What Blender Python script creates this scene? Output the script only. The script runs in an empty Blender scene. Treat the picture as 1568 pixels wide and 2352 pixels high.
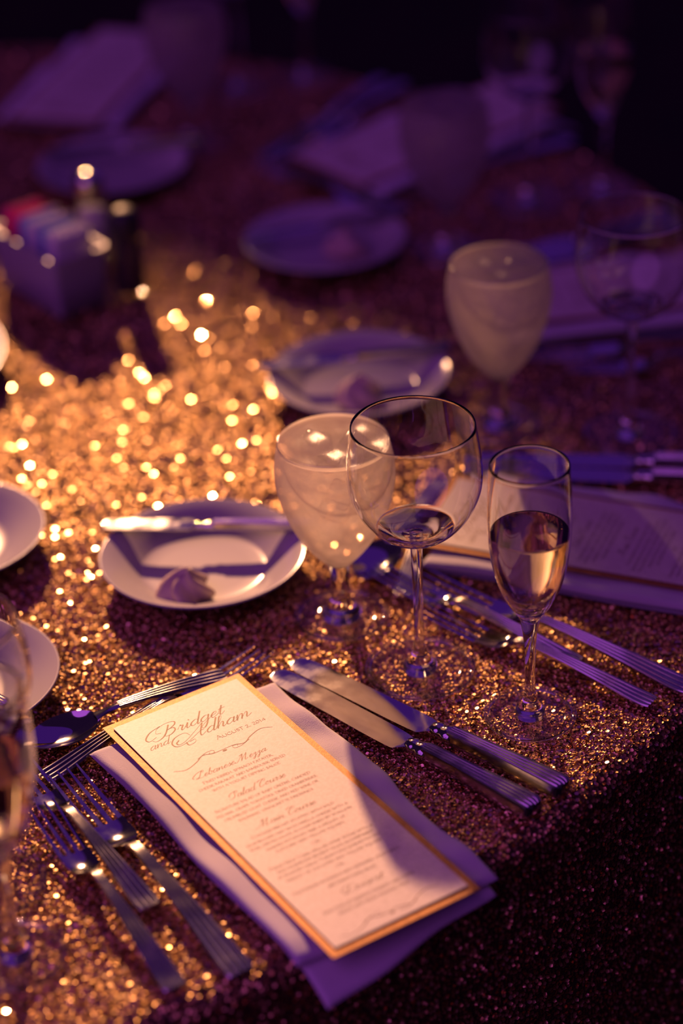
import bpy, math, random
import numpy as np
from mathutils import Matrix, Vector

random.seed(7)
rng = np.random.default_rng(11)
scene = bpy.context.scene
col = scene.collection
T = 0.76                      # height of the table top above the floor

# ------------------------------------------------------------------ camera
PITCH, ROLL = math.radians(31.0), math.radians(2.8)
fwd = Vector((0, math.cos(PITCH), -math.sin(PITCH)))
rt0 = Vector((1, 0, 0)); up0 = rt0.cross(fwd)
R = rt0 * math.cos(ROLL) - up0 * math.sin(ROLL)
U = up0 * math.cos(ROLL) + rt0 * math.sin(ROLL)
cam_d = bpy.data.cameras.new('camera')
cam_d.sensor_fit = 'VERTICAL'; cam_d.sensor_height = 36.0; cam_d.sensor_width = 24.0
cam_d.lens = 85.0
cam_d.clip_start = 0.05; cam_d.clip_end = 100
cam_d.dof.use_dof = True
cam_d.dof.focus_distance = 1.645
cam_d.dof.aperture_fstop = 2.2
cam = bpy.data.objects.new('camera', cam_d); col.objects.link(cam)
m = Matrix.Identity(4)
for i in range(3):
    m[i][0] = R[i]; m[i][1] = U[i]; m[i][2] = -fwd[i]
m[0][3], m[1][3], m[2][3] = 0.0, 0.0, T + 0.99
cam.matrix_world = m
scene.camera = cam

# ------------------------------------------------------------------ world, lamps, exposure
scene.view_settings.view_transform = 'Standard'
scene.view_settings.look = 'None'
scene.view_settings.gamma = 1.0
scene.view_settings.use_curve_mapping = False
scene.view_settings.exposure = 0.0
w = bpy.data.worlds.new('dim_ballroom'); scene.world = w
w.use_nodes = True
w.node_tree.nodes['Background'].inputs[0].default_value = (0.42, 0.12, 0.80, 1)
w.node_tree.nodes['Background'].inputs[1].default_value = 0.030

def aim(o, target):
    d = Vector(target) - o.location
    o.rotation_euler = d.to_track_quat('-Z', 'Y').to_euler()

# warm pin spot hung beyond the far side of the table
ld = bpy.data.lights.new('pin_spot', 'SPOT')
ld.energy = 1500; ld.color = (1.0, 0.47, 0.23)
ld.spot_size = math.radians(11.8); ld.spot_blend = 1.0
ld.shadow_soft_size = 0.06
spot = bpy.data.objects.new('pin_spot', ld); col.objects.link(spot)
spot.location = (-0.80, 5.15, T + 1.80)
aim(spot, (-0.125, 1.30, T))
# violet wash lights of the room: a big one beyond the table, another behind the photographer
def area(name, loc, target, size, energy, color):
    d = bpy.data.lights.new(name, 'AREA'); d.shape = 'DISK'; d.size = size
    d.energy = energy; d.color = color
    o = bpy.data.objects.new(name, d); col.objects.link(o); o.location = loc; aim(o, target); return o
area('violet_wash', (1.6, 4.6, T + 3.6), (0, 1.8, T), 7.0, 17, (0.25, 0.04, 1.0))
area('violet_front', (-2.6, -1.2, T + 3.2), (-0.1, 1.8, T), 6.0, 70, (0.62, 0.12, 1.0))

scene.cycles.use_denoising = True
scene.cycles.max_bounces = 12
scene.cycles.transmission_bounces = 12
scene.cycles.transparent_max_bounces = 32
scene.cycles.glossy_bounces = 5
scene.cycles.diffuse_bounces = 3
scene.cycles.caustics_reflective = False
scene.cycles.caustics_refractive = False
scene.cycles.sample_clamp_indirect = 6.0

# ------------------------------------------------------------------ materials
def newmat(name):
    mt = bpy.data.materials.new(name); mt.use_nodes = True
    nt = mt.node_tree; nt.nodes.clear()
    out = nt.nodes.new('ShaderNodeOutputMaterial')
    return mt, nt, out
def N(nt, typ, **kw):
    n = nt.nodes.new(typ)
    for k, v in kw.items():
        if k in n.inputs: n.inputs[k].default_value = v
        else: setattr(n, k, v)
    return n
def principled(name, color, rough=0.5, metal=0.0, noise=None, bump=None, spec=0.5, rvar=None, sheen=0.0, coords='Object'):
    mt, nt, out = newmat(name)
    p = N(nt, 'ShaderNodeBsdfPrincipled')
    p.inputs['Base Color'].default_value = (*color, 1)
    p.inputs['Roughness'].default_value = rough
    p.inputs['Metallic'].default_value = metal
    p.inputs['Specular IOR Level'].default_value = spec
    if sheen: p.inputs['Sheen Weight'].default_value = sheen
    tc = N(nt, 'ShaderNodeTexCoord')
    if noise:
        scale, c2, lo, hi = noise
        nz = N(nt, 'ShaderNodeTexNoise', Scale=scale, Detail=4.0)
        nt.links.new(tc.outputs[coords], nz.inputs['Vector'])
        r = N(nt, 'ShaderNodeMapRange'); r.inputs[1].default_value = lo; r.inputs[2].default_value = hi
        nt.links.new(nz.outputs['Fac'], r.inputs[0])
        mx = N(nt, 'ShaderNodeMix', data_type='RGBA')
        mx.inputs[6].default_value = (*color, 1); mx.inputs[7].default_value = (*c2, 1)
        nt.links.new(r.outputs[0], mx.inputs[0])
        nt.links.new(mx.outputs[2], p.inputs['Base Color'])
    if rvar:
        scale, r0, r1 = rvar
        nz = N(nt, 'ShaderNodeTexNoise', Scale=scale, Detail=5.0)
        nt.links.new(tc.outputs[coords], nz.inputs['Vector'])
        r = N(nt, 'ShaderNodeMapRange'); r.inputs[1].default_value = 0.4; r.inputs[2].default_value = 0.65
        r.inputs[3].default_value = r0; r.inputs[4].default_value = r1
        nt.links.new(nz.outputs['Fac'], r.inputs[0]); nt.links.new(r.outputs[0], p.inputs['Roughness'])
    if bump:
        scale, strength, dist = bump
        nz = N(nt, 'ShaderNodeTexNoise', Scale=scale, Detail=3.0)
        nt.links.new(tc.outputs[coords], nz.inputs['Vector'])
        b = N(nt, 'ShaderNodeBump', Strength=strength, Distance=dist)
        nt.links.new(nz.outputs['Fac'], b.inputs['Height']); nt.links.new(b.outputs[0], p.inputs['Normal'])
    nt.links.new(p.outputs[0], out.inputs[0])
    return mt

M = {}
M['carpet'] = principled('dark_carpet', (0.014, 0.006, 0.004), 0.95, noise=(6, (0.024, 0.009, 0.006), .4, .65))
M['net'] = principled('sequin_netting', (0.10, 0.045, 0.022), 0.75, noise=(700, (0.035, 0.016, 0.010), .4, .6), bump=(900, .5, .001))
M['porcelain'] = principled('white_porcelain', (0.47, 0.44, 0.44), 0.16, noise=(9, (0.44, 0.41, 0.41), .4, .7))
M['steel'] = principled('polished_steel', (0.66, 0.64, 0.62), 0.16, 1.0, rvar=(60, .05, .11))
M['steel_handle'] = principled('brushed_handle_steel', (0.55, 0.53, 0.51), 0.2, 1.0, rvar=(60, .16, .24))
M['steel_blade'] = principled('smudged_blade_steel', (0.66, 0.64, 0.62), 0.2, 1.0, rvar=(70, .06, .15))
M['chrome'] = principled('chrome_cap', (0.75, 0.73, 0.70), 0.12, 1.0, noise=(30, (.65, .63, .6), .4, .6))
M['dark_cap'] = principled('dark_cap', (0.03, 0.028, 0.03), 0.45, 0.0, noise=(30, (.02, .018, .02), .4, .6))
M['linen'] = principled('white_linen', (0.72, 0.68, 0.70), 0.9, bump=(1400, .35, .0008), noise=(12, (.66, .62, .65), .4, .65), sheen=.15)
M['paper'] = principled('shimmer_paper', (0.84, 0.77, 0.62), 0.45, noise=(420, (.74, .67, .53), .40, .62), bump=(900, .12, .0003))
M['goldcard'] = principled('gold_card', (0.46, 0.20, 0.04), 0.5, 0.35, noise=(500, (.34, .135, .022), .4, .62), bump=(1200, .25, .0004))
M['ink'] = principled('bronze_ink', (0.20, 0.095, 0.03), 0.55, noise=(60, (.26, .125, .04), .4, .6))
M['butter'] = principled('butter', (0.58, 0.45, 0.36), 0.42, noise=(60, (.54, .41, .32), .4, .6), bump=(120, .25, .002))
M['ceramic'] = principled('caddy_ceramic', (0.46, 0.41, 0.43), 0.35, noise=(14, (.42, .37, .39), .4, .6))
M['packet_white'] = principled('white_packet', (0.78, 0.74, 0.74), 0.55, noise=(40, (.7, .66, .66), .4, .6))
M['packet_pink'] = principled('pink_packet', (0.80, 0.06, 0.20), 0.55, noise=(40, (.7, .05, .17), .4, .6))
M['packet_blue'] = principled('blue_packet', (0.16, 0.24, 0.62), 0.55, noise=(40, (.13, .2, .55), .4, .6))
M['salt'] = principled('salt_grains', (0.85, 0.82, 0.80), 0.8, noise=(900, (.7, .67, .66), .4, .6))
M['pepper'] = principled('ground_pepper', (0.05, 0.04, 0.03), 0.9, noise=(900, (.02, .015, .012), .4, .6))

# gold sequins: metal discs, each of a slightly different tone
mt, nt, out = newmat('gold_sequin')
p = N(nt, 'ShaderNodeBsdfPrincipled'); p.inputs['Metallic'].default_value = 1.0
at = N(nt, 'ShaderNodeAttribute', attribute_name='tone')
ramp = N(nt, 'ShaderNodeValToRGB')
ramp.color_ramp.elements[0].color = (0.58, 0.32, 0.095, 1)
ramp.color_ramp.elements[1].color = (1.0, 0.66, 0.34, 1)
nt.links.new(at.outputs['Fac'], ramp.inputs[0]); nt.links.new(ramp.outputs[0], p.inputs['Base Color'])
mr = N(nt, 'ShaderNodeValToRGB')          # most are a little dull, a few are mirror-bright
e = mr.color_ramp.elements; e[0].color = (.55, .55, .55, 1); e[1].color = (.05, .05, .05, 1)
k = e.new(.80); k.color = (.36, .36, .36, 1)
nt.links.new(at.outputs['Fac'], mr.inputs[0]); nt.links.new(mr.outputs[0], p.inputs['Roughness'])
nt.links.new(p.outputs[0], out.inputs[0]); M['sequin'] = mt

# clear thin glass: what is not mirrored at the surface passes straight through
def thin_glass(name, tint, rough=0.0, ior=1.5):
    mt, nt, out = newmat(name)
    lw = N(nt, 'ShaderNodeLayerWeight'); lw.inputs['Blend'].default_value = .5      # Schlick, the same from both sides
    pw = N(nt, 'ShaderNodeMath', operation='POWER'); pw.inputs[1].default_value = 5.0
    nt.links.new(lw.outputs['Facing'], pw.inputs[0])
    fr = N(nt, 'ShaderNodeMapRange'); fr.inputs[3].default_value = .032; fr.inputs[4].default_value = .8
    nt.links.new(pw.outputs[0], fr.inputs[0])
    tr = N(nt, 'ShaderNodeBsdfTransparent'); tr.inputs[0].default_value = (*tint, 1)
    gl = N(nt, 'ShaderNodeBsdfGlossy'); gl.inputs['Roughness'].default_value = rough
    mx = N(nt, 'ShaderNodeMixShader')
    nt.links.new(fr.outputs[0], mx.inputs[0]); nt.links.new(tr.outputs[0], mx.inputs[1]); nt.links.new(gl.outputs[0], mx.inputs[2])
    nt.links.new(mx.outputs[0], out.inputs[0]); return mt
def solid_glass(name, color, ior, pass_through=0.0, rough=0.0, bump=None):
    mt, nt, out = newmat(name)
    g = N(nt, 'ShaderNodeBsdfGlass', IOR=ior, Roughness=rough); g.inputs[0].default_value = (*color, 1)
    tr = N(nt, 'ShaderNodeBsdfTransparent'); tr.inputs[0].default_value = (*color, 1)
    mx = N(nt, 'ShaderNodeMixShader'); mx.inputs[0].default_value = pass_through
    if bump:
        tc = N(nt, 'ShaderNodeTexCoord'); nz = N(nt, 'ShaderNodeTexNoise', Scale=bump[0], Detail=2.0)
        nt.links.new(tc.outputs['Object'], nz.inputs['Vector'])
        b = N(nt, 'ShaderNodeBump', Strength=bump[1], Distance=bump[2])
        nt.links.new(nz.outputs['Fac'], b.inputs['Height']); nt.links.new(b.outputs[0], g.inputs['Normal'])
    nt.links.new(g.outputs[0], mx.inputs[1]); nt.links.new(tr.outputs[0], mx.inputs[2])
    nt.links.new(mx.outputs[0], out.inputs[0]); return mt
M['bowl_glass'] = solid_glass('bowl_glass', (0.99, 0.99, 0.99), 1.46, 0.0)
M['foot_glass'] = thin_glass('foot_glass', (0.975, 0.975, 0.975), 0.05, 1.5)
M['stem_glass'] = solid_glass('stem_glass', (0.98, 0.98, 0.98), 1.47, 0.0)
M['champagne'] = solid_glass('champagne', (1.0, 0.93, 0.76), 1.34, 0.0)
M['ice'] = thin_glass('ice', (0.95, 0.95, 0.96), 0.12)
# frosted, dewy water goblet: lets light through diffusely
def frosted(name, base, k_tr=0.16, k_gl=0.10):
    mt, nt, out = newmat(name)
    tc = N(nt, 'ShaderNodeTexCoord'); nz = N(nt, 'ShaderNodeTexNoise', Scale=55.0, Detail=6.0)
    nt.links.new(tc.outputs['Object'], nz.inputs['Vector'])
    fine = N(nt, 'ShaderNodeTexNoise', Scale=900.0, Detail=3.0); nt.links.new(tc.outputs['Object'], fine.inputs['Vector'])
    b = N(nt, 'ShaderNodeBump', Strength=.25, Distance=.0006); nt.links.new(fine.outputs['Fac'], b.inputs['Height'])
    tl = N(nt, 'ShaderNodeBsdfTranslucent'); tl.inputs[0].default_value = (*base, 1)
    df = N(nt, 'ShaderNodeBsdfDiffuse'); df.inputs[0].default_value = (*base, 1)
    gl = N(nt, 'ShaderNodeBsdfGlossy'); gl.inputs['Roughness'].default_value = .22
    tr = N(nt, 'ShaderNodeBsdfTransparent'); tr.inputs[0].default_value = (.97, .97, .97, 1)
    for s in (tl, df, gl): nt.links.new(b.outputs[0], s.inputs['Normal'])
    m1 = N(nt, 'ShaderNodeMixShader'); m1.inputs[0].default_value = .22
    nt.links.new(tl.outputs[0], m1.inputs[1]); nt.links.new(df.outputs[0], m1.inputs[2])
    m2 = N(nt, 'ShaderNodeMixShader'); m2.inputs[0].default_value = k_gl
    nt.links.new(m1.outputs[0], m2.inputs[1]); nt.links.new(gl.outputs[0], m2.inputs[2])
    mr = N(nt, 'ShaderNodeMapRange'); mr.inputs[1].default_value = .35; mr.inputs[2].default_value = .7
    mr.inputs[3].default_value = k_tr * 1.5; mr.inputs[4].default_value = k_tr * .6
    nt.links.new(nz.outputs['Fac'], mr.inputs[0])
    m3 = N(nt, 'ShaderNodeMixShader'); nt.links.new(mr.outputs[0], m3.inputs[0])
    nt.links.new(m2.outputs[0], m3.inputs[1]); nt.links.new(tr.outputs[0], m3.inputs[2])
    nt.links.new(m3.outputs[0], out.inputs[0]); return mt
M['frosted'] = frosted('frosted_goblet_glass', (0.80, 0.70, 0.62), .27, .05)
M['icewater'] = frosted('iced_water', (0.66, 0.56, 0.49), .24, .05)

# ------------------------------------------------------------------ mesh helpers
def mesh(name, verts, faces, mat, parent=None, smooth=True, sharp=None):
    me = bpy.data.meshes.new(name)
    me.from_pydata([tuple(v) for v in verts], [], [tuple(f) for f in faces])
    me.materials.append(mat)
    if smooth:
        me.polygons.foreach_set('use_smooth', [True] * len(me.polygons))
        if sharp is not None: me.set_sharp_from_angle(angle=math.radians(sharp))
    me.update()
    o = bpy.data.objects.new(name, me); col.objects.link(o)
    if parent: o.parent = parent
    return o
def fix_normals(o):
    import bmesh
    bm = bmesh.new(); bm.from_mesh(o.data); bmesh.ops.recalc_face_normals(bm, faces=bm.faces); bm.to_mesh(o.data); bm.free()
    return o
def thing(name, label, cat, loc=(0, 0, 0), rz=0.0, group=None, ry=0.0):
    o = bpy.data.objects.new(name, None); o.empty_display_size = .02; col.objects.link(o)
    o.location = loc; o.rotation_euler = (0, ry, rz)
    return tag(o, label, cat, group)
def tag(o, label, cat, group=None):
    o['label'] = label; o['category'] = cat
    if group: o['group'] = group
    return o
def dup(root, label, loc=None, rz=None, ry=None, group=None):
    r = root.copy(); col.objects.link(r); r['label'] = label
    if group: r['group'] = group
    if loc is not None: r.location = loc
    e = list(r.rotation_euler)
    if rz is not None: e[2] = rz
    if ry is not None: e[1] = ry
    r.rotation_euler = e
    for ch in root.children:
        c = ch.copy(); col.objects.link(c); c.parent = r
        for g in ch.children:
            d = g.copy(); col.objects.link(d); d.parent = c
    return r
def spline(pts, n):
    """Catmull-Rom through pts (any dimension), n samples per span"""
    P = np.array(pts, float)
    if len(P) == 2: 
        t = np.linspace(0, 1, n + 1)[:, None]; return P[0] * (1 - t) + P[1] * t
    Q = np.vstack([2 * P[0] - P[1], P, 2 * P[-1] - P[-2]])
    out = []
    for i in range(1, len(Q) - 2):
        a, b, c, d = Q[i - 1], Q[i], Q[i + 1], Q[i + 2]
        for k in range(n):
            t = k / n
            out.append(.5 * ((2 * b) + (c - a) * t + (2 * a - 5 * b + 4 * c - d) * t * t + (-a + 3 * b - 3 * c + d) * t ** 3))
    out.append(P[-1]); return np.array(out)
def lathe(name, prof, mat, parent=None, seg=64, sharp=None, wob=None):
    """surface of revolution; points with r==0 become poles"""
    verts, faces, rings = [], [], []
    for r, z in prof:
        if r < 1e-6:
            rings.append([len(verts)]); verts.append((0, 0, z))
        else:
            ids = []
            for k in range(seg):
                a = 2 * math.pi * k / seg; rr = r * (1 + (wob(a, z) if wob else 0))
                ids.append(len(verts)); verts.append((rr * math.cos(a), rr * math.sin(a), z))
            rings.append(ids)
    for A, B in zip(rings, rings[1:]):
        if len(A) == 1 and len(B) == 1: continue
        for k in range(seg):
            k2 = (k + 1) % seg
            if len(A) == 1: faces.append((A[0], B[k2], B[k]))
            elif len(B) == 1: faces.append((A[k], A[k2], B[0]))
            else: faces.append((A[k], A[k2], B[k2], B[k]))
    return fix_normals(mesh(name, verts, faces, mat, parent, True, sharp))
def loft(name, loops, mat, parent=None, cap0=True, cap1=True, smooth=True, sharp=None, close=True):
    n = len(loops[0]); verts = [v for L in loops for v in L]; faces = []
    for i in range(len(loops) - 1):
        for k in range(n if close else n - 1):
            k2 = (k + 1) % n
            faces.append((i * n + k, i * n + k2, (i + 1) * n + k2, (i + 1) * n + k))
    if cap0: faces.append(tuple(range(n))[::-1])
    if cap1: faces.append(tuple((len(loops) - 1) * n + k for k in range(n)))
    return fix_normals(mesh(name, verts, faces, mat, parent, smooth, sharp))
def curve1(keys):
    k = np.array(keys, float)
    def f(s):
        # monotone-ish smooth interpolation
        i = int(np.clip(np.searchsorted(k[:, 0], s) - 1, 0, len(k) - 2))
        x0, x1 = k[i, 0], k[i + 1, 0]; t = min(max((s - x0) / (x1 - x0), 0), 1)
        m0 = (k[i + 1, 1] - k[i - 1, 1]) / (k[i + 1, 0] - k[i - 1, 0]) if i > 0 else (k[1, 1] - k[0, 1]) / (k[1, 0] - k[0, 0])
        m1 = (k[i + 2, 1] - k[i, 1]) / (k[i + 2, 0] - k[i, 0]) if i < len(k) - 2 else (k[-1, 1] - k[-2, 1]) / (k[-1, 0] - k[-2, 0])
        h = x1 - x0
        return ((2 * t**3 - 3 * t**2 + 1) * k[i, 1] + (t**3 - 2 * t**2 + t) * h * m0 + (-2 * t**3 + 3 * t**2) * k[i + 1, 1] + (t**3 - t**2) * h * m1)
    return f
def strip(name, xs, yl, yr, zb, th, mat, parent, cols=5, top=None, sharp=35):
    """solid bar along x: edges yl(x) < yr(x), underside zb(x), thickness th(x), top(t, x) extra height across (t in -1..1)"""
    loops = []
    for x in xs:
        a, b, z, h = yl(x), yr(x), zb(x), th(x)
        L = []
        for j in range(cols):
            t = -1 + 2 * j / (cols - 1); y = a + (b - a) * (t + 1) / 2
            L.append((x, y, z + h + (top(t, x) if top else 0)))
        for j in range(cols - 1, -1, -1):
            t = -1 + 2 * j / (cols - 1); y = a + (b - a) * (t + 1) / 2
            L.append((x, y * .9 + (a + b) / 2 * .1, z + (top(t, x) * .0 if top else 0)))
        loops.append(L)
    return loft(name, loops, mat, parent, sharp=sharp)

# ------------------------------------------------------------------ floor and tablecloth
floor = mesh('floor', [(-14, -10, 0), (14, -10, 0), (14, 18, 0), (-14, 18, 0)], [(0, 1, 2, 3)], M['carpet'], smooth=False)
floor['kind'] = 'structure'
TC = np.array([-0.475, 1.887]); TR = 0.884; SH = 0.012     # table centre, radius, edge rounding

def cloth_profile(s):
    """s = distance from the centre along the cloth -> (r, z, slope angle)"""
    flat = TR - SH
    if s <= flat: return s, T, 0.0
    a = (s - flat) / SH
    if a <= math.pi / 2: return flat + SH * math.sin(a), T - SH * (1 - math.cos(a)), a
    d = s - flat - SH * math.pi / 2
    return TR, T - SH - d, math.pi / 2
S_END = TR - SH + SH * math.pi / 2 + (T - SH) - 0.002
def fold(th, z):
    k = max(0.0, min(1.0, (T - SH - z) / 0.70)) ** 1.3
    return k * (0.035 * math.sin(9 * th + .6) + 0.018 * math.sin(17 * th + 2.0) + .03)
cl = thing('tablecloth', 'gold sequin tablecloth falling to the floor over a round banquet table', 'tablecloth', (TC[0], TC[1], 0))
ss = [0.0, .2, .4, .6, .75, TR - SH] + [TR - SH + SH * math.pi / 2 * k / 5 for k in range(1, 6)]
ss += list(np.linspace(ss[-1] + .03, S_END, 16))
vv, ff = [(0, 0, T)], []
NSEG = 240
for s in ss[1:]:
    r, z, a = cloth_profile(s)
    for k in range(NSEG):
        th = 2 * math.pi * k / NSEG; rr = r + fold(th, z)
        vv.append((rr * math.cos(th), rr * math.sin(th), z))
for k in range(NSEG): ff.append((0, 1 + k, 1 + (k + 1) % NSEG))
for i in range(len(ss) - 2):
    for k in range(NSEG):
        k2 = (k + 1) % NSEG
        ff.append((1 + i * NSEG + k, 1 + (i + 1) * NSEG + k, 1 + (i + 1) * NSEG + k2, 1 + i * NSEG + k2))
mesh('cloth', vv, ff, M['net'], cl)

# sequins: rings near the camera, plain hexagons farther off, each tilted its own way
def hexgrid(x0, x1, y0, y1, d):
    ys = np.arange(y0, y1, d * .866); P = []
    for i, y in enumerate(ys):
        xs = np.arange(x0 + (d / 2 if i % 2 else 0), x1, d)
        P.append(np.stack([xs, np.full_like(xs, y)], 1))
    P = np.vstack(P); return P + rng.normal(0, d * .17, P.shape)
def frames(nrm, spin):
    ref = np.where(np.abs(nrm[:, :1]) > .9, np.array([[0, 1., 0]]), np.array([[1., 0, 0]]))
    u = np.cross(nrm, ref); u /= np.linalg.norm(u, axis=1, keepdims=True); v = np.cross(nrm, u)
    c, s = np.cos(spin)[:, None], np.sin(spin)[:, None]
    return u * c + v * s, v * c - u * s
def tilted(base_n, sig):
    n = base_n + rng.normal(0, sig, base_n.shape); return n / np.linalg.norm(n, axis=1, keepdims=True)
FLAT = TR - SH
near_d, far_d = 0.0020, 0.0031
g = hexgrid(-.31, .31, 1.0, 1.62, near_d); rel = g - TC
inside = (rel**2).sum(1) < FLAT**2
nearP = g[inside]
g = hexgrid(TC[0] - TR, TC[0] + TR, TC[1] - TR, TC[1] + TR, far_d); rel = g - TC
keep = ((rel**2).sum(1) < FLAT**2) & ~((g[:, 0] > -.31) & (g[:, 0] < .31) & (g[:, 1] < 1.62))
farP = g[keep]
def as3(p): return np.stack([p[:, 0] - TC[0], p[:, 1] - TC[1], np.full(len(p), T + .0011)], 1)
C1 = as3(nearP); N1 = tilted(np.tile([0, 0, 1.], (len(C1), 1)), .40)
vis = farP[:, 0] > -.64          # the rest of the table, left of the picture, gets a coarser scatter
g = hexgrid(TC[0] - TR, -.64, TC[1] - TR, TC[1] + TR, .0048); g = g[((g - TC)**2).sum(1) < FLAT**2]
farP = farP[vis]; C4 = as3(g); N4 = tilted(np.tile([0, 0, 1.], (len(C4), 1)), .40)
C2 = as3(farP); N2 = tilted(np.tile([0, 0, 1.], (len(C2), 1)), .36)
# edge and drop on the camera's side
th = np.arange(-1.9, 0.15, far_d / TR); sv = np.arange(FLAT, FLAT + .42, far_d * .9)
TH, SV = np.meshgrid(th, sv); TH = TH.ravel() + rng.normal(0, .0008, TH.size); SV = SV.ravel() + rng.normal(0, .0005, SV.size)
pr = np.array([cloth_profile(s) for s in SV]); fo = np.array([fold(a, z) for a, z in zip(TH, pr[:, 1])])
rr = pr[:, 0] + fo
N3 = np.stack([np.sin(pr[:, 2]) * np.cos(TH), np.sin(pr[:, 2]) * np.sin(TH), np.cos(pr[:, 2])], 1)
C3 = np.stack([rr * np.cos(TH), rr * np.sin(TH), pr[:, 1]], 1) + N3 * .0009
N3 = tilted(N3, .40)
def build_rings(C, Nn, ro, ri, seg):
    n = len(C); u, v = frames(Nn, rng.uniform(0, 6.28, n)); a = np.arange(seg) * 2 * np.pi / seg
    ca, sa = np.cos(a)[None, :, None], np.sin(a)[None, :, None]
    off = u[:, None] * ca + v[:, None] * sa
    outer = C[:, None] + off * ro
    lift = Nn[:, None] * rng.uniform(-.0004, .0006, (n, 1, 1))
    if ri > 0:
        inner = C[:, None] + off * ri - Nn[:, None] * .00042
        V = np.concatenate([outer, inner], 1) + lift
        k = np.arange(seg); k2 = (k + 1) % seg
        q = np.stack([k, k2, k2 + seg, k + seg], 1)
        F = (np.arange(n)[:, None, None] * 2 * seg + q[None]).reshape(-1, 4)
        return V.reshape(-1, 3), F, 2 * seg
    if ri < 0:           # plain flat spangle
        V = outer + lift
        return V.reshape(-1, 3), np.arange(n)[:, None] * seg + np.arange(seg)[None], seg
    V = np.concatenate([outer, C[:, None] - Nn[:, None] * (ro * .42)], 1) + lift      # cupped spangle
    k = np.arange(seg); q = np.stack([k, (k + 1) % seg, np.full(seg, seg)], 1)
    return V.reshape(-1, 3), (np.arange(n)[:, None, None] * (seg + 1) + q[None]).reshape(-1, 3), seg + 1
def np_mesh(name, blocks, mat, parent):
    vs, loops, starts, tones, vo, lo = [], [], [], [], 0, 0
    for V, F, tone in blocks:
        vs.append(V); loops.append((F + vo).ravel()); k = F.shape[1]
        starts.append(lo + np.arange(len(F)) * k); vo += len(V); lo += F.size; tones.append(tone)
    V = np.vstack(vs).astype(np.float32); L = np.concatenate(loops).astype(np.int32); S = np.concatenate(starts).astype(np.int32)
    me = bpy.data.meshes.new(name)
    me.vertices.add(len(V)); me.vertices.foreach_set('co', V.ravel())
    me.loops.add(len(L)); me.loops.foreach_set('vertex_index', L)
    me.polygons.add(len(S)); me.polygons.foreach_set('loop_start', S)
    me.update(calc_edges=True); me.validate()
    at = me.attributes.new('tone', 'FLOAT', 'POINT'); at.data.foreach_set('value', np.concatenate(tones).astype(np.float32))
    me.materials.append(mat)
    o = bpy.data.objects.new(name, me); col.objects.link(o); o.parent = parent; return o
blocks = []
def sow(C, Nn, ro, ri, seg, flat_share=.15):
    """most spangles are cupped and a little dull; some lie flat and are mirror-bright"""
    flat = rng.random(len(C)) < flat_share
    V, F, k = build_rings(C[~flat], Nn[~flat], ro, ri, seg); n = int((~flat).sum())
    blocks.append((V, F, np.repeat(rng.beta(2.0, 1.8, n) * .8, k)))
    up = Nn[flat] * .75 + np.array([0, 0, .25]) if len(C) else Nn[flat]
    up /= np.linalg.norm(up, axis=1, keepdims=True)
    V, F, k = build_rings(C[flat] + up * .0005, up, ro, -1, seg); n = int(flat.sum())
    blocks.append((V, F, np.repeat(rng.uniform(.84, 1.0, n), k)))
sow(C1, N1, .00138, .00046, 7, .11)
sow(C2, N2, .00174, 0, 5)
sow(C3, N3, .00168, 0, 5, .008)
sow(C4, N4, .0026, -1, 5)
sq = np_mesh('sequins', blocks, M['sequin'], cl)
sq['kind'] = 'stuff'; sq['label'] = 'tiny gold ring sequins'
Z = T + 0.0024          # things rest on top of the sequins

# ------------------------------------------------------------------ the place settings: menu centre and heading
SET = {1: ((-0.0480, 1.2528), 121.9), 2: ((0.207, 1.560), 157.0), 3: ((0.277, 1.993), 188.0),
       4: ((0.111, 2.383), 220.0), 5: ((-0.250, 2.604), 252.6)}
def basis(i):
    (cx, cy), a = SET[i]; a = math.radians(a)
    return np.array([cx, cy]), np.array([math.sin(a), -math.cos(a)]), np.array([math.cos(a), math.sin(a)])
def to_local(i, p):
    c, r, u = basis(i); d = np.array(p[:2]) - c; return np.array([d @ r, d @ u])
def to_world(i, q):
    c, r, u = basis(i); return c + r * q[0] + u * q[1]

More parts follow.
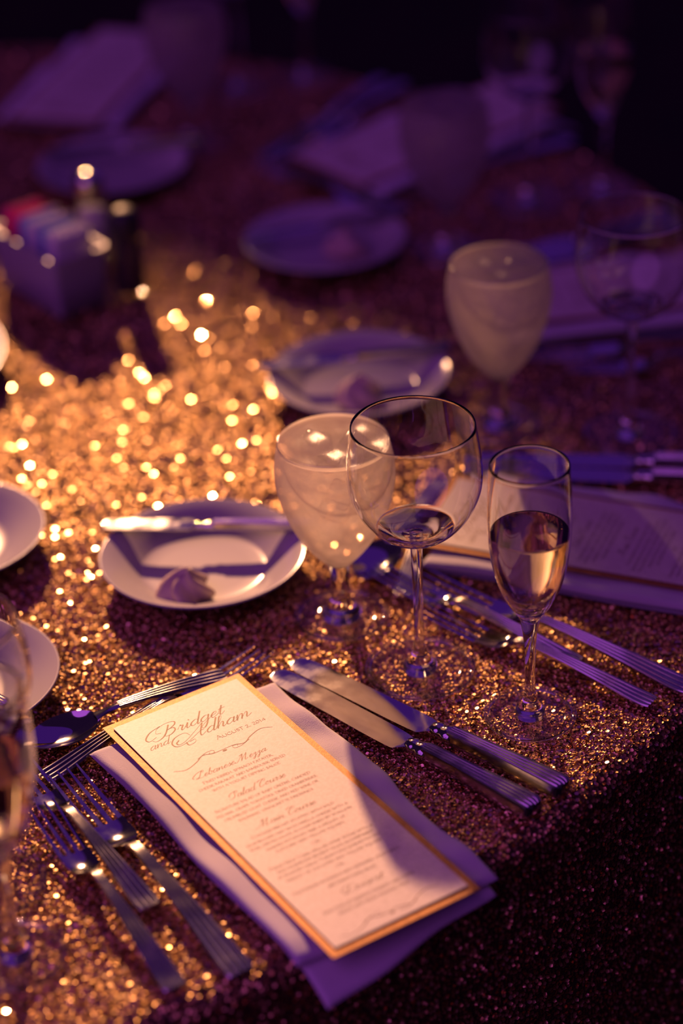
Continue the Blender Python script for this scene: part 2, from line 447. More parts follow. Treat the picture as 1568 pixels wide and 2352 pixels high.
# ------------------------------------------------------------------ lettering (pen strokes)
SCRIPT = {  # strokes in writing order; x-height 1
 'a': (1.15, [[(.86,.82),(.5,1),(.1,.6),(.12,.18),(.4,0),(.75,.35),(.9,1)], [(.9,1),(.84,.25),(1.0,0),(1.3,.4)]]),
 'b': (1.0, [[(0,.35),(.35,1.5),(.42,2.1),(.28,2.15),(.18,1.7),(.14,.35),(.4,0),(.74,.3),(.72,.85),(.5,.95),(.7,.75),(1.05,.8)]]),
 'd': (1.15, [[(.86,.82),(.5,1),(.1,.6),(.12,.18),(.4,0),(.75,.35),(.95,1.2)], [(1.0,2.25),(.84,.25),(1.0,0),(1.3,.4)]]),
 'e': (.85, [[(0,.4),(.5,.55),(.66,.85),(.42,1),(.12,.62),(.14,.22),(.4,0),(.95,.4)]]),
 'g': (1.15, [[(.86,.82),(.5,1),(.1,.6),(.12,.18),(.4,0),(.75,.35),(.9,1)], [(.9,1),(.82,-.5),(.55,-1.2),(.2,-.95),(.6,-.3),(1.3,.4)]]),
 'h': (1.2, [[(0,.35),(.45,1.5),(.5,2.1),(.34,2.2),(.22,1.8),(.2,0)], [(.2,.1),(.48,.85),(.7,1),(.8,.75),(.78,.2),(.92,0),(1.3,.4)]]),
 'i': (.6, [[(0,.4),(.25,1)], [(.25,1),(.22,.22),(.38,0),(.7,.4)], [(.36,1.5),(.32,1.4)]]),
 'l': (.6, [[(0,.35),(.42,1.5),(.46,2.1),(.3,2.2),(.2,1.7),(.18,.25),(.34,0),(.7,.4)]]),
 'm': (1.8, [[(-.05,.5),(.15,1)], [(.15,1),(.15,0)], [(.15,.1),(.42,.85),(.62,1),(.72,.75),(.7,0)], [(.7,.1),(1.0,.85),(1.2,1),(1.3,.75),(1.28,.2),(1.42,0),(1.85,.4)]]),
 'n': (1.2, [[(-.05,.5),(.18,1)], [(.18,1),(.18,0)], [(.18,.1),(.48,.85),(.68,1),(.8,.75),(.78,.2),(.92,0),(1.3,.4)]]),
 'o': (.95, [[(.5,1),(.12,.65),(.12,.22),(.4,0),(.74,.3),(.74,.78),(.5,1),(.62,.78),(1.05,.8)]]),
 'r': (.85, [[(0,.4),(.25,1.12),(.32,.92)], [(.32,.92),(.58,.92),(.5,.5),(.48,.18),(.6,0),(.95,.4)]]),
 's': (.75, [[(0,.4),(.42,1.1)], [(.42,1.1),(.5,.75),(.62,.4),(.45,.02),(.15,.1)], [(.45,.02),(.85,.4)]]),
 't': (.7, [[(0,.4),(.35,1.7)], [(.35,1.7),(.26,.25),(.42,0),(.8,.4)], [(0,1.08),(.75,1.16)]]),
 'u': (1.15, [[(0,.4),(.2,1)], [(.2,1),(.18,.25),(.38,0),(.7,.4),(.86,1)], [(.86,1),(.82,.22),(.98,0),(1.25,.4)]]),
 'z': (.9, [[(0,.65),(.3,1),(.62,.82),(.3,.45)], [(.3,.45),(.6,.2),(.5,-.6),(.2,-1.05),(.05,-.7),(.5,-.1),(1.0,.4)]]),
 'A': (2.2, [[(-1.1,.75),(-1.35,.35),(-1.0,-.1),(-.3,.1),(.7,1.2),(1.55,2.3)], [(1.55,2.3),(1.45,.9),(1.5,.25),(1.7,0),(2.1,.4)], [(.2,.9),(-.5,1.7),(-1.6,1.5),(-1.9,.6),(-1.2,-.35),(0,-.2),(1.3,.85),(1.9,1.0)], [(-.2,-.2),(.2,-.9),(.9,-.75),(.8,-.2),(.2,-.3)]]),
 'B': (1.9, [[(.75,2.05),(.62,.9),(.3,.1),(-.35,-.25),(-.9,.1)], [(.0,1.0),(-.6,1.3),(-.5,2.1),(.4,2.5),(1.35,2.3),(1.5,1.75),(1.0,1.25),(.55,1.15)], [(.75,1.2),(1.4,1.15),(1.6,.6),(1.15,.05),(.6,.1),(.5,.45)], [(-.2,2.4),(-1.3,1.9),(-1.7,.9),(-1.2,.25),(-.5,.6)]]),
 'C': (1.5, [[(1.0,1.5),(1.35,1.95),(1.05,2.3),(.5,1.8),(.2,.9),(.35,.15),(.8,0),(1.4,.5)], [(1.0,2.3),(.1,2.4),(-.5,1.9)]]),
 'D': (1.9, [[(.8,2.0),(.6,.7),(.2,.05),(-.2,.2),(.2,.35),(.9,0),(1.6,.6),(1.7,1.6),(1.0,2.3),(-.1,2.1),(-.6,1.4),(-.2,.9)]]),
 'L': (1.6, [[(1.0,1.6),(1.3,2.1),(1.0,2.35),(.7,1.8),(.55,.7),(.15,.02),(-.25,.15),(.05,.35),(.7,.05),(1.2,.0),(1.6,.4)], [(1.0,2.35),(-.2,2.0),(-1.0,1.0),(-.6,.4)]]),
 'M': (2.4, [[(-.7,.25),(-.55,0),(-.2,.1),(.3,1.1),(.75,2.25)], [(.75,2.25),(.72,.05)], [(.72,.05),(1.1,1.2),(1.6,2.25)], [(1.6,2.25),(1.5,.3),(1.7,0),(2.1,.4)], [(.75,2.25),(.1,1.9)]]),
 'S': (1.4, [[(.9,1.5),(1.3,1.95),(1.0,2.3),(.6,1.9),(.75,1.2),(.85,.5),(.4,0),(-.2,.1),(-.35,.5)], [(1.0,2.3),(.1,2.1),(-.5,1.4),(-.3,.9)]]),
 ' ': (.75, []),
}
CAPS = {  # roman capitals, height 1
 'A': (.78, [[(.39,1),(.05,0)], [(.39,1),(.73,0)], [(.18,.36),(.6,.36)]]),
 'B': (.64, [[(.12,1),(.12,0)], [(.12,1),(.4,.98),(.5,.76),(.36,.54),(.12,.53)], [(.12,.53),(.46,.5),(.58,.27),(.42,.02),(.12,0)]]),
 'C': (.74, [[(.68,.8),(.45,1),(.15,.8),(.08,.45),(.2,.12),(.45,0),(.7,.18)]]),
 'D': (.78, [[(.12,1),(.12,0)], [(.12,1),(.45,.97),(.7,.7),(.7,.32),(.45,.03),(.12,0)]]),
 'E': (.6, [[(.12,1),(.12,0)], [(.12,1),(.52,1),(.53,.86)], [(.12,.53),(.42,.53)], [(.12,0),(.54,0),(.56,.16)]]),
 'F': (.56, [[(.12,1),(.12,0)], [(.12,1),(.52,1),(.53,.86)], [(.12,.52),(.42,.52)]]),
 'G': (.8, [[(.68,.82),(.45,1),(.15,.8),(.08,.45),(.2,.12),(.45,0),(.68,.1),(.68,.4)]]),
 'H': (.8, [[(.12,1),(.12,0)], [(.68,1),(.68,0)], [(.12,.52),(.68,.52)]]),
 'I': (.3, [[(.15,1),(.15,0)]]),
 'K': (.7, [[(.12,1),(.12,0)], [(.6,1),(.14,.5)], [(.22,.58),(.66,0)]]),
 'L': (.56, [[(.12,1),(.12,0)], [(.12,0),(.52,0),(.54,.16)]]),
 'M': (.96, [[(.16,1),(.12,0)], [(.16,1),(.48,.1)], [(.8,1),(.48,.1)], [(.8,1),(.84,0)]]),
 'N': (.82, [[(.13,1),(.13,0)], [(.13,1),(.69,0)], [(.69,1),(.69,0)]]),
 'O': (.82, [[(.41,1),(.13,.8),(.08,.48),(.18,.14),(.41,0),(.65,.14),(.74,.5),(.66,.84),(.41,1)]]),
 'P': (.6, [[(.12,1),(.12,0)], [(.12,1),(.42,.98),(.54,.74),(.4,.48),(.12,.46)]]),
 'Q': (.82, [[(.41,1),(.13,.8),(.08,.48),(.18,.14),(.41,0),(.65,.14),(.74,.5),(.66,.84),(.41,1)], [(.42,.05),(.6,-.14),(.84,-.2)]]),
 'R': (.68, [[(.12,1),(.12,0)], [(.12,1),(.42,.98),(.52,.76),(.38,.53),(.12,.51)], [(.3,.52),(.64,0)]]),
 'S': (.54, [[(.45,.82),(.28,1),(.1,.82),(.18,.58),(.4,.42),(.46,.18),(.26,0),(.08,.18)]]),
 'T': (.66, [[(.33,1),(.33,0)], [(.04,.88),(.06,1),(.6,1),(.62,.88)]]),
 'U': (.78, [[(.12,1),(.12,.35),(.2,.06),(.4,0),(.6,.08),(.67,.35),(.67,1)]]),
 'V': (.74, [[(.05,1),(.38,0)], [(.7,1),(.38,0)]]),
 'W': (1.04, [[(.05,1),(.32,0)], [(.54,.9),(.32,0)], [(.5,1),(.76,0)], [(1.0,1),(.76,0)]]),
 'X': (.7, [[(.06,1),(.64,0)], [(.62,1),(.06,0)]]),
 'Y': (.7, [[(.05,1),(.35,.5)], [(.66,1),(.35,.5)], [(.35,.5),(.35,0)]]),
 'Z': (.66, [[(.08,.86),(.08,1),(.58,1)], [(.58,1),(.06,0)], [(.06,0),(.58,0),(.6,.15)]]),
 '0': (.62, [[(.31,.95),(.1,.7),(.1,.25),(.31,0),(.52,.25),(.52,.7),(.31,.95)]]),
 '1': (.42, [[(.06,.75),(.22,.95)], [(.22,.95),(.22,0)]]),
 '2': (.58, [[(.08,.7),(.2,.93),(.42,.88),(.45,.62),(.06,0)], [(.06,0),(.52,0),(.54,.12)]]),
 '4': (.62, [[(.44,.95),(.44,-.05)], [(.44,.95),(.04,.28)], [(.04,.28),(.6,.28)]]),
 ',': (.26, [[(.14,.08),(.12,-.06),(.06,-.2)]]),
 '-': (.4, [[(.06,.38),(.34,.38)]]),
 ' ': (.34, []),
}
class Pen:
    def __init__(s): s.v, s.f = [], []
    def ribbon(s, P, W):
        n = len(P); d = np.gradient(P, axis=0); d /= np.linalg.norm(d, axis=1, keepdims=True) + 1e-12
        q = np.stack([-d[:, 1], d[:, 0]], 1) * W[:, None] / 2; b = len(s.v)
        for a, k in zip(P, q):
            s.v.append((a[0] + k[0], a[1] + k[1], 0)); s.v.append((a[0] - k[0], a[1] - k[1], 0))
        for i in range(n - 1): s.f.append((b + 2*i, b + 2*i + 1, b + 2*i + 3, b + 2*i + 2))
    def script(s, text, cx, base, width, xh, thick, thin, slant=.62, align='c', slope=0.0):
        adv = sum(SCRIPT[c][0] for c in text); k = width / (adv * xh)
        x = cx - width / 2 if align == 'c' else cx
        for ch in text:
            a, st = SCRIPT[ch]
            for pts in st:
                p = spline(pts, 5) if len(pts) > 2 else spline(pts, 3)
                d = np.gradient(p, axis=0); dn = d[:, 1] / (np.linalg.norm(d, axis=1) + 1e-9)
                Wd = thin + (thick - thin) * np.clip(-dn, 0, 1) ** 1.5
                q = np.stack([x + (p[:, 0] * k + p[:, 1] * slant) * xh, base + p[:, 1] * xh], 1)
                q[:, 1] += slope * (q[:, 0] - cx)
                s.ribbon(q, Wd)
            x += a * xh * k
    def caps(s, text, cx, base, width, big, small, wt):
        sizes = [big if c.isupper() else small for c in text]; up = text.upper()
        adv = sum(CAPS[c][0] * h for c, h in zip(up, sizes)); k = width / adv; x = cx - width / 2
        nib = math.radians(22)
        for c, h in zip(up, sizes):
            a, st = CAPS[c]
            for pts in st:
                p = spline(pts, 4) if len(pts) > 2 else spline(pts, 1)
                q = np.stack([x + p[:, 0] * h * k, base + p[:, 1] * h], 1)
                d = np.gradient(q, axis=0); ang = np.arctan2(d[:, 1], d[:, 0])
                s.ribbon(q, wt * (.32 + .68 * np.abs(np.sin(ang - nib))))
                for e in (0, -1):       # serifs
                    y = pts[e][1]; dx = abs(pts[e][0] - pts[1 if e == 0 else -2][0]); dy = abs(pts[e][1] - pts[1 if e == 0 else -2][1])
                    if (y in (0, 1)) and dy > dx * 1.0 and len(pts) == 2:
                        ex = q[e]; s.ribbon(np.array([[ex[0] - .11 * h, ex[1]], [ex[0] + .11 * h, ex[1]]]), np.array([wt, wt]) * .38)
            x += a * h * k
    def flourish(s, cx, y, half, hgt):
        c = [(-1, .10), (-.8, .28), (-.55, .1), (-.38, -.12), (-.2, .0), (0, .0)]
        for sg in (1, -1):
            p = spline([(sg * a * half, sg * b * hgt * -2) for a, b in c], 8) + np.array([cx, y])
            t = np.linspace(0, 1, len(p)); s.ribbon(p, .00022 + .0004 * np.sin(t * math.pi))
            loop = [(-.5, .05), (-.3, .32), (-.17, .30), (-.17, .05), (-.26, .08), (-.24, .2)]
            p = spline([(sg * a * half, sg * b * hgt * 1.2) for a, b in loop], 8) + np.array([cx, y])
            s.ribbon(p, np.full(len(p), .00030))
        a = np.linspace(0, 2 * math.pi, 13); b = len(s.v)
        for t in a[:-1]: s.v.append((cx + .0017 * math.cos(t), y + .0010 * math.sin(t) - .0016, 0))
        s.f.append(tuple(range(b, b + 12)))
pen = Pen(); mm = .001
pen.script('Bridget', -4*mm, 108.5*mm, 50*mm, 5.4*mm, 1.05*mm, .24*mm, slope=.0)
pen.script('and', -34*mm, 100.5*mm, 15*mm, 3.8*mm, .6*mm, .18*mm, align='c')
pen.script('Adham', 10*mm, 95.5*mm, 50*mm, 5.4*mm, 1.05*mm, .24*mm)
pen.caps('August 2, 2014', 21*mm, 84.6*mm, 39*mm, 4.0*mm, 3.0*mm, .42*mm)
pen.flourish(-.5*mm, 73*mm, 40*mm, 9*mm)
def body(lines, wt=.30):
    for txt, base, width in lines: pen.caps(txt, -4*mm, base*mm, width*mm, 2.9*mm, 2.25*mm, wt*mm)
pen.script('Lebanese Mezza', -5*mm, 54.5*mm, 54*mm, 2.9*mm, .56*mm, .17*mm)
body([('Fried kibbeh, spinach fatayer,', 47.2, 54), ('cheese rakakat and sambousik served', 41.9, 67), ('with a yogurt dipping sauce', 36.7, 52)])
pen.script('Salad Course', -4*mm, 22.6*mm, 42*mm, 2.9*mm, .56*mm, .17*mm)
body([('Signature salad of baby greens, candied', 15.8, 73), ('pecans, grape tomatoes, dried cranberries,', 10.3, 77), ('crumbled goat cheese and red wine or', 5.0, 72), ('balsamic vinaigrette dressings', -.4, 57)])
pen.script('Main Course', -4*mm, -13.6*mm, 43*mm, 2.9*mm, .56*mm, .17*mm)
body([('Chicken breast stuffed with wild', -20.8, 63), ('mushrooms and mozzarella cheese with a', -26.2, 77), ('rose cream sauce accompanied by scallion', -31.1, 77), ('mashed potatoes and a medley of', -36.4, 60), ('zucchini and yellow squash', -41.4, 52), ('Or', -48, 6)])
body([('Prime New York sirloin strip steak with a', -54.8, 78), ('rich mushroom brandy sauce accompanied', -59.6, 72), ('by roasted garlic Yukon Gold mashed potato', -64.7, 77), ('medley of zucchini and yellow squash', -70, 72), ('Or', -76.2, 6)])
body([('Vegetarian moussaka with seasonal vegetables', -83.4, 80), ('and tomato basil sauce', -89.6, 36)])
pen.script('Dessert', -3*mm, -101*mm, 29*mm, 2.9*mm, .56*mm, .17*mm)
body([('Selection of assorted desserts and coffee', -109.4, 68), ('served with fresh seasonal fruit', -114.8, 53)])
pen.flourish(-3*mm, -130*mm, 38*mm, 8*mm)

# ------------------------------------------------------------------ napkin and menu
def rrect_loop(x0, x1, y0, y1, r, z, n=5):
    pts = []
    for cx, cy, a0 in ((x1 - r, y1 - r, 0), (x0 + r, y1 - r, 90), (x0 + r, y0 + r, 180), (x1 - r, y0 + r, 270)):
        for k in range(n + 1):
            a = math.radians(a0 + 90 * k / n); pts.append((cx + r * math.cos(a), cy + r * math.sin(a), z))
    return pts
def fold_slab(name, x0, x1, y0, y1, z0, th_left, th_right, mat, parent, wav, droop=None, nx=16, ny=44, skew=0.0):
    """a soft folded cloth layer: rounded long edges, gently rippled; grid closed over and under"""
    def pt(ti, tj, top):
        x = x0 + (x1 - x0) * ti; y = y0 + (y1 - y0) * tj
        th = th_left + (th_right - th_left) * ti
        e = min(ti, 1 - ti) * (x1 - x0); ey = min(tj, 1 - tj) * (y1 - y0)
        rr = th / 2 + .0006
        prof = math.sqrt(max(0, 1 - max(0, 1 - e / rr) ** 2)) * math.sqrt(max(0, 1 - max(0, 1 - ey / rr) ** 2))
        zc = z0 + th / 2; h = th / 2 * max(prof, .04)
        wv = wav(x, y) * (1 if top else .0)
        z = zc + h + wv * prof if top else zc - h
        xx = x + .0025 * math.sin(y * 38 + x * 10) * (1 if ti > .5 else .5)
        yy = y + .0014 * math.sin(x * 70) + skew * x * (1 - tj)
        if droop: z -= droop(xx, yy)
        return (xx, yy, z)
    # finer steps near the edges
    fx = np.unique(np.concatenate([np.linspace(0, 1, nx), [.01, .025, .045, .955, .975, .99]])); fy = np.unique(np.concatenate([np.linspace(0, 1, ny), [.004, .012, .985, .995]]))
    A = len(fx); B = len(fy); vs = [pt(a, b, True) for b in fy for a in fx] + [pt(a, b, False) for b in fy for a in fx]; fs = []
    o = A * B
    for j in range(B - 1):
        for i in range(A - 1):
            q = (j * A + i, j * A + i + 1, (j + 1) * A + i + 1, (j + 1) * A + i)
            fs.append(q); fs.append(tuple(o + k for k in q[::-1]))
    for j in range(B - 1):
        fs.append((j * A, (j + 1) * A, o + (j + 1) * A, o + j * A)); fs.append((j * A + A - 1, o + j * A + A - 1, o + (j + 1) * A + A - 1, (j + 1) * A + A - 1))
    for i in range(A - 1):
        fs.append((i, o + i, o + i + 1, i + 1)); k = (B - 1) * A + i; fs.append((k, k + 1, o + k + 1, o + k))
    return fix_normals(mesh(name, vs, fs, mat, parent))
def over_edge(i):
    def d(x, y):
        p = to_world(i, (x, y)); e = np.linalg.norm(p - TC) - (TR - .006)
        return 0 if e <= 0 else .15 * e + 4.0 * e * e
    return d
def wav_up(x, y):
    s = .0006 * math.sin(55 * y + 30 * x) + .0005 * math.sin(95 * y - 60 * x + 1)
    if x > .045: s += .0016 * math.sin(70 * y + 2.0) * min(1, (x - .045) / .02) + .0009 * math.sin(140 * y + 40 * x)
    return s
napkin0 = thing('napkin', 'white folded linen napkin under the sharp menu card nearest the camera', 'napkin', (0, 0, Z), 0, 'folded napkins at the settings')
fold_slab('lower_fold', -.067, .070, -.146, .124, 0, .0052, .0045, M['linen'], napkin0, lambda x, y: .0004 * math.sin(60 * y), over_edge(1), skew=.16)
fold_slab('upper_fold', -.0715, .0755, -.130, .1295, .0052, .0078, .0058, M['linen'], napkin0, wav_up, over_edge(1))
menu0 = thing('menu_card', 'sharp cream menu card with gold border on the nearest napkin', 'menu card', (0, 0, Z), 0, 'menu cards on napkins')
MW, MH = .0545, .1445
def card(name, hw, hh, z, th, mat):
    return loft(name, [rrect_loop(-hw, hw, -hh, hh, .0004, z, 2), rrect_loop(-hw, hw, -hh, hh, .0004, z + th, 2)], mat, menu0, smooth=False)
card('backing_card', MW, MH, 0, .0007, M['goldcard'])
pc = card('printed_card', .0492, .1385, .0011, .0006, M['paper'])
foam = card('mounting_pad', .044, .130, .0007, .0004, M['paper'])
mesh('lettering', [(x, y, .00178) for x, y, _ in pen.v], pen.f, M['ink'], pc, smooth=False)
ZM = Z + .0147
where = {1: 'nearest the camera', 2: 'behind the champagne flute', 3: 'behind the goblet near the right edge',
         4: 'behind the far goblet', 5: 'at the far upper left'}
for i in (1, 2, 3, 4, 5):
    (cx, cy), a = SET[i]; rz = math.radians(a - 90)
    if i == 1:
        napkin0.location = (cx, cy, Z); napkin0.rotation_euler = (0, 0, rz); menu0.location = (cx, cy, ZM); menu0.rotation_euler = (0, 0, rz)
    else:
        dup(napkin0, {2: 'white folded napkin under the blurred menu behind the champagne flute', 3: 'violet-lit folded napkin behind the goblet and empty wine glass at the right edge',
                      4: 'violet-lit folded napkin behind the far egg-shaped goblet at upper centre', 5: 'violet-lit folded napkin at the far upper left corner'}[i], (cx, cy, Z), rz)
        dup(menu0, {2: 'blurred menu card with gold border behind the champagne flute', 3: 'violet blurred menu card seen through the wine glass at the right edge',
                    4: 'violet blurred menu card behind the far egg-shaped goblet', 5: 'mauve blurred menu card at the far upper left'}[i], (cx, cy, ZM), rz)

# ------------------------------------------------------------------ cutlery
def ridge(n, h, x0=0.0, x1=1e9):
    def f(t, x):
        return h * min(1.0, 1.5 * (.5 - .5 * math.cos((t + 1) * math.pi * n))) if x0 <= x <= x1 else 0
    return f
def make_fork(L, label, group):
    t = thing('fork', label, 'fork', (0, 0, 0), 0, group)
    k = L / .236
    zb = curve1([(0, .0075), (.08, .0052), (.18, .0028), (.27, .0012), (.32, .0010), (.36, .0026), (.40, .0068), (.44, .0098), (.52, .0100), (.75, .0060), (.93, .0012), (1, .0002)])
    z = lambda x: zb(x / L)
    root = .265 * L
    for j, y0 in enumerate((-.0105, -.0035, .0035, .0105)):
        xs = np.linspace(.0, root + .002, 12)
        hw = lambda x: k * (.00055 + .00125 * min(1, (x / root)) ** .7)
        yc = y0 * k
        strip('tine', xs, lambda x: yc - hw(x), lambda x: yc + hw(x), lambda x: z(x) + (.0006 if abs(y0) > .005 else 0), lambda x: .0016, M['steel'], t, cols=3)
    hwb = curve1([(.25, .0122), (.30, .0124), (.345, .0118), (.37, .0095), (.395, .0052), (.42, .0036)])
    strip('head', np.linspace(.262, .425, 16) * L, lambda x: -k * hwb(x / L), lambda x: k * hwb(x / L), z, lambda x: .0018, M['steel'], t, cols=7,
          top=lambda t_, x: .0016 * t_ * t_ * max(0, 1 - max(0, (x / L - .33) / .06)))
    hwh = curve1([(.41, .0036), (.46, .0038), (.60, .0050), (.80, .0078), (.96, .0098), (.99, .0092), (1, .0082)])
    strip('handle', np.concatenate([np.linspace(.412, .97, 20), [.985, .995, 1.0]]) * L, lambda x: -k * hwh(x / L), lambda x: k * hwh(x / L), z, lambda x: .0026,
          M['steel_handle'], t, cols=33, top=ridge(4, .0012), sharp=60)
    return t
def place_cutlery(t, tip, end, z=Z, lift_tip=0.0, lift_end=0.0):
    d = np.array(end) - np.array(tip); L = np.linalg.norm(d)
    t.location = (tip[0], tip[1], z + lift_tip); t.rotation_euler = (0, -math.atan2(lift_end - lift_tip, L), math.atan2(d[1], d[0])); return t
def make_knife(L, label, group, blade=.55, bw=.0205, hw0=.0062, hw1=.0098, hth=.0105, cat='knife', name='dinner_knife', nr=6):
    t = thing(name, label, cat, (0, 0, 0), 0, group)
    B = blade * L
    lo = curve1([(0, -.0), (.012, -.0050), (.04, -.0085), (.10, -.0105), (.5, -.0120), (.94, -.0128), (.965, -.0095), (1.0, -.0045)])
    hi = curve1([(0, .0), (.012, .0040), (.04, .0068), (.12, .0080), (.6, .0078), (.92, .0068), (1.0, .0045)])
    s = bw / .0205
    xs = np.concatenate([[0, .003, .008, .015, .025], np.linspace(.04, .9, 18), [.93, .945, .955, .965, .98, 1.0]]) * B
    zb = lambda x: .0030 + .0012 * (x / B)
    strip('blade', xs, lambda x: s * lo(x / B) - 2e-5, lambda x: s * hi(x / B) + 2e-5, zb, lambda x: .0016, M['steel_blade'], t, cols=9,
          top=lambda q, x: .0003 * (1 - q * q) if x < B * .985 else 0)
    # bolster
    rad = curve1([(0, .0046), (.25, .0066), (.45, .0060), (.7, .0078), (1, .0070)])
    rk = hth / .0105; rad0 = rad; rad = lambda q: rad0(q) * rk
    loops = []
    for x in np.linspace(-.003, .016, 12):
        r = rad((x + .003) / .019); zc = hth * .48
        loops.append([(B + x, r * math.cos(a) * 1.0, zc + r * .72 * math.sin(a)) for a in np.linspace(0, 2 * math.pi, 17)[:-1]])
    loft('bolster', loops, M['steel'], t)
    H0 = B + .013
    hwh = curve1([(0, hw0), (.3, hw0 * 1.1), (.8, hw1 * .95), (.95, hw1), (.985, hw1 * .9), (1, hw1 * .72)])
    thh = curve1([(0, hth * .80), (.2, hth * .9), (.9, hth), (.97, hth * .92), (1, hth * .6)])
    f = lambda x: (x - H0) / (L - H0)
    rg = ridge(nr, .0009)
    strip('handle', np.concatenate([np.linspace(H0, L * .97, 16), [L * .985, L * .994, L]]), lambda x: -hwh(f(x)), lambda x: hwh(f(x)),
          lambda x: .0006 + (hth - thh(f(x))) * .4, lambda x: thh(f(x)) * .78, M['steel_handle'], t, cols=49,
          top=lambda q, x: hth * .22 * (1 - q * q * q * q) - hth * .45 * max(0, (abs(q) - .8) / .2) + rg(q, x), sharp=60)
    return t
def make_spoon(L, label, group):
    t = thing('spoon', label, 'spoon', (0, 0, 0), 0, group)
    bl, bw = .054, .0175
    zr = curve1([(0, .0062), (.5, .0075), (1, .0085)])
    def surf(shrink, dz, depth):
        loops = []
        for i in range(0, 15):
            q = i / 14
            loops.append(q)
        return loops
    # bowl: polar dish, outer skin and inner skin
    vs, fs = [], []; RN, SN = 8, 32
    def hwid(c): return 1 - .12 * c
    for skin in (0, 1):
        for i in range(RN + 1):
            q = i / RN
            for k in range(SN):
                a = 2 * math.pi * k / SN; c, s = math.cos(a), math.sin(a)
                x = bl / 2 + c * bl / 2 * q; y = s * bw * q * hwid(-c * .6)
                rim = zr(x / bl); z = .0006 + (rim - .0006) * q ** 2.2
                vs.append((x, y, z + (.0011 if skin == 0 else 0)))
    for skin in (0, 1):
        o = skin * (RN + 1) * SN
        for i in range(RN):
            for k in range(SN):
                k2 = (k + 1) % SN; fs.append((o + i * SN + k, o + i * SN + k2, o + (i + 1) * SN + k2, o + (i + 1) * SN + k))
    o = (RN + 1) * SN
    for k in range(SN):
        k2 = (k + 1) % SN; fs.append((RN * SN + k, RN * SN + k2, o + RN * SN + k2, o + RN * SN + k))
    fix_normals(mesh('spoon_bowl', vs, fs, M['steel'], t, True, 50))
    zb = curve1([(bl - .003, .0078), (bl + .012, .0100), (bl + .03, .0100), (L * .75, .0085), (L * .95, .0050), (L, .0040)])
    hwn = curve1([(bl - .003, .0048), (bl + .008, .0034), (bl + .02, .0032)])
    strip('neck', np.linspace(bl - .003, bl + .018, 8), lambda x: -hwn(x), lambda x: hwn(x), zb, lambda x: .0024, M['steel'], t, cols=7, top=lambda q, x: .0008 * (1 - q * q))
    hwh = curve1([(bl + .014, .0034), (L * .7, .0058), (L * .96, .0085), (L * .99, .0080), (L, .0068)])
    strip('handle', np.concatenate([np.linspace(bl + .015, L * .97, 16), [L * .985, L]]), lambda x: -hwh(x), lambda x: hwh(x), zb, lambda x: .0026, M['steel_handle'], t, cols=33, top=ridge(4, .0011), sharp=60)
    return t

G_F, G_K, G_D = 'forks laid at the settings', 'dinner knives laid at the settings', 'dessert cutlery above the menus'
S1 = dict(fork1=((-.1960, 1.3100), (-.0755, 1.1100)), fork3=((-.2335, 1.334), (-.1325, 1.1705)), fork2=((-.2070, 1.2680), (-.1135, 1.0975)),
          knife1=((-.0535, 1.4205), (.1165, 1.2465)), knife2=((-.0395, 1.4335), (.1380, 1.2658)),
          spoon=((-.2225, 1.3430), (-.0890, 1.4095)), dfork=((-.0615, 1.4405), (-.2105, 1.3090)))
def seg(i, key, shift=(0, 0)):
    a, b = S1[key]; q = []
    for p in (a, b):
        l = to_local(1, p) + np.array(shift); q.append(to_world(i, l))
    return q
fork_big = place_cutlery(make_fork(.2375, 'ribbed dinner fork lying closest to the nearest napkin', G_F), *S1['fork1'])
fork_small = place_cutlery(make_fork(.196, 'ribbed fork on the near left, beside the left champagne flute foot', G_F), *S1['fork2'], lift_tip=.0055, lift_end=0)
def fork_copy(src, label, tip, end, **kw): return place_cutlery(dup(src, label), tip, end, **kw)
fork_copy(fork_small, 'short ribbed fork lying between the two other near left forks', *S1['fork3'], lift_tip=.0005, lift_end=.0035)
knife0 = place_cutlery(make_knife(.2432, 'ribbed dinner knife with smudged blade, next to the nearest napkin', G_K), *S1['knife1'])
place_cutlery(dup(knife0, 'ribbed dinner knife with smudged blade, next to the wine glass foot'), *S1['knife2'])
spoon0 = place_cutlery(make_spoon(.150, 'dessert spoon with bright handle above the nearest menu', G_D), *S1['spoon'], lift_tip=.0005, lift_end=.0045)
dfork0 = place_cutlery(make_fork(.198, 'dessert fork tucked under the corner of the nearest menu', G_D), *S1['dfork'])
# second setting, measured
fork_copy(fork_big, 'out-of-focus dinner fork beside the napkin behind the champagne flute', (.0565, 1.5305), (.2350, 1.3800))
fork_copy(fork_small, 'out-of-focus fork with tines behind the wine glass stem, crossing another fork', (.0215, 1.5450), (.1590, 1.4120), lift_tip=.001, lift_end=.0045)
fork_copy(fork_small, 'out-of-focus fork with tines just right of the wine glass stem', (.0575, 1.4870), (.2025, 1.3680))
for i, txt in ((2, 'near the foot of the right-edge wine glass'), (3, 'beyond the right-edge wine glass'), (4, 'left of the far egg-shaped goblet')):
    a, b = seg(i, 'knife1'); place_cutlery(dup(knife0, 'violet blurred knife %s, nearer its napkin' % txt), a, b)
    a, b = seg(i, 'knife2'); place_cutlery(dup(knife0, 'violet blurred knife %s, farther from its napkin' % txt), a, b)
a, b = seg(2, 'spoon'); place_cutlery(dup(spoon0, 'blurred dessert spoon seen through the wine glass bowl'), a, b, lift_tip=.0005, lift_end=.0045)
a, b = seg(2, 'dfork'); place_cutlery(dup(dfork0, 'blurred dessert fork behind the wine glass bowl'), a, b)
a, b = seg(4, 'spoon'); place_cutlery(dup(spoon0, 'blurred dessert spoon beyond the central bread plate'), a, b, lift_tip=.0005, lift_end=.0045)
a, b = seg(4, 'dfork'); place_cutlery(dup(dfork0, 'blurred dessert fork beyond the central bread plate'), a, b)
